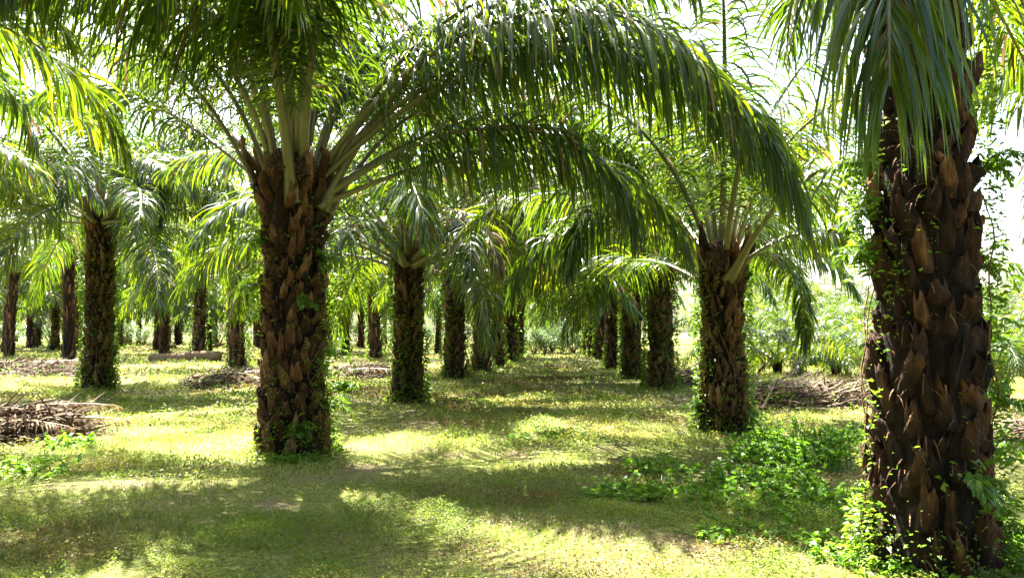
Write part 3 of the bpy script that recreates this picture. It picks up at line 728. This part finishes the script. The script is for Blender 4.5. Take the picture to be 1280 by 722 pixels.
# ------------------------------------------------------------------ herbs
def herb_geo(seed, rad=.5, h=.45, stems=40, leaf=.07):
    rng = np.random.default_rng(seed); g = Geo()
    for i in range(stems):
        a = rng.uniform(0, 6.28); q = rad * rng.random() ** .6; bx, by = q * math.cos(a), q * math.sin(a)
        hh = h * rng.uniform(.45, 1.1) * (1 - .4 * q / rad); t = np.linspace(0, 1, 5)
        dx, dy = rng.normal(0, .12, 2)
        P = np.stack([bx + dx * t ** 1.5, by + dy * t ** 1.5, hh * t], 1); tube(g, P, .006, 3, 0, .5)
        m_ = 10; tt = rng.uniform(.3, 1, m_); Q = np.stack([np.interp(tt, t, P[:, k]) for k in range(3)], 1)
        leaf_scatter(g, Q, leaf * rng.uniform(.6, 1.3, m_), rng, .35, 0, np.clip(rng.normal(.5, .2, m_), 0, 1), .55)
    return g
def herb(px, py, label, seed, grp='weed clumps on the plantation floor', **kw):
    x, y = ground_at(px, py)
    tag(link('weed_clump', herb_geo(seed, **kw).mesh('weed_clump', [M['herb']]), None, (x, y, float(gz(x, y)) - .02)), label, 'weed clump', grp)
herb(995, 578, 'bright green leafy weeds, largest clump, between the two right-hand palms', 1, rad=.8, h=.65, stems=190, leaf=.08)
herb(1062, 556, 'green weed clump against the left foot of the big dark trunk, further back', 2, rad=.5, h=.4, stems=60)
herb(1075, 690, 'dark leafy weeds at the left foot of the big dark trunk', 3, rad=.45, h=.22, stems=60, leaf=.06)
herb(1240, 690, 'lush weeds at the right foot of the big dark trunk', 4, rad=.45, h=.42, stems=80, leaf=.07)
herb(1165, 716, 'low weeds directly in front of the big dark trunk', 5, rad=.55, h=.16, stems=70, leaf=.06)
herb(905, 615, 'broadleaf weeds growing in front of the fruiting palm', 6, rad=.8, h=.2, stems=80, leaf=.08)
herb(840, 585, 'sparse weeds left of the foot of the fruiting palm', 7, rad=.7, h=.18, stems=50, leaf=.08)
herb(88, 558, 'small green weeds in front of the left debris heap', 8, rad=.4, h=.28, stems=50, leaf=.08)
herb(370, 578, 'tiny weeds at the foot of the big left palm', 9, rad=.4, h=.14, stems=60, leaf=.05)
herb(425, 488, 'dark green weeds right of the big left trunk, by the frond heap', 10, rad=.5, h=.4, stems=40, leaf=.12)
herb(1010, 640, 'low yellowish weeds left of the big dark trunk', 11, rad=.5, h=.16, stems=80, leaf=.06)
herb(955, 600, 'broadleaf weeds just in front of the bright largest weed clump', 21, rad=.7, h=.28, stems=90, leaf=.075)
herb(1050, 625, 'yellow green weeds left of the big dark trunk, level with its middle', 22, rad=.5, h=.24, stems=80, leaf=.06)
herb(945, 665, 'sparse low weeds in the right foreground, left of the trunk weeds', 23, rad=.5, h=.13, stems=60, leaf=.055)
herb(790, 610, 'thin low weeds at the right side of the path in front', 24, rad=.45, h=.13, stems=90, leaf=.06)
herb(15, 600, 'low green weeds at the left edge below the debris heap', 12, rad=.7, h=.2, stems=60, leaf=.07)
herb(690, 545, 'faint tuft of weeds in the middle of the path', 13, rad=.8, h=.10, stems=40, leaf=.06)

# ------------------------------------------------------------------ camera, light
cam = bpy.data.cameras.new('Camera'); co = bpy.data.objects.new('Camera', cam); COL.objects.link(co)
co.location = (0, 0, H); co.rotation_euler = (R(90) + PITCH, 0, 0)
cam.lens = 36 * F / 1280; cam.sensor_width = 36; cam.clip_end = 2000; cam.clip_start = .05
scene.camera = co
SUN_EL, SUN_AZ = 60, -22   # azimuth from +Y towards +X (degrees): ahead of the camera, a little to the left
w = bpy.data.worlds.new('World'); scene.world = w; w.use_nodes = True
nt = w.node_tree; bg = nt.nodes['Background']
sk = nt.nodes.new('ShaderNodeTexSky'); sk.sky_type = 'NISHITA'; sk.sun_disc = False
sk.sun_elevation = R(SUN_EL); sk.sun_rotation = R(SUN_AZ); sk.air_density = 1.2; sk.dust_density = 4; sk.ozone_density = 1
nt.links.new(sk.outputs[0], bg.inputs[0]); bg.inputs[1].default_value = .085
ld = bpy.data.lights.new('Sun', 'SUN'); ld.energy = 5.0; ld.angle = R(.6); ld.color = (1, .95, .86)
lo = bpy.data.objects.new('Sun', ld); COL.objects.link(lo)
sd = Vector((math.sin(R(SUN_AZ)) * math.cos(R(SUN_EL)), math.cos(R(SUN_AZ)) * math.cos(R(SUN_EL)), math.sin(R(SUN_EL))))
lo.rotation_euler = (-sd).to_track_quat('-Z', 'Y').to_euler(); lo.location = (0, 0, 30)
scene.view_settings.view_transform = 'Standard'; scene.view_settings.look = 'None'
scene.view_settings.exposure = 3.25; scene.view_settings.gamma = 1
c = scene.cycles
c.max_bounces = 8; c.diffuse_bounces = 4; c.glossy_bounces = 2; c.transmission_bounces = 4; c.use_denoising = True
try: c.denoiser = 'OPENIMAGEDENOISE'
except Exception: pass
c.sample_clamp_indirect = 6
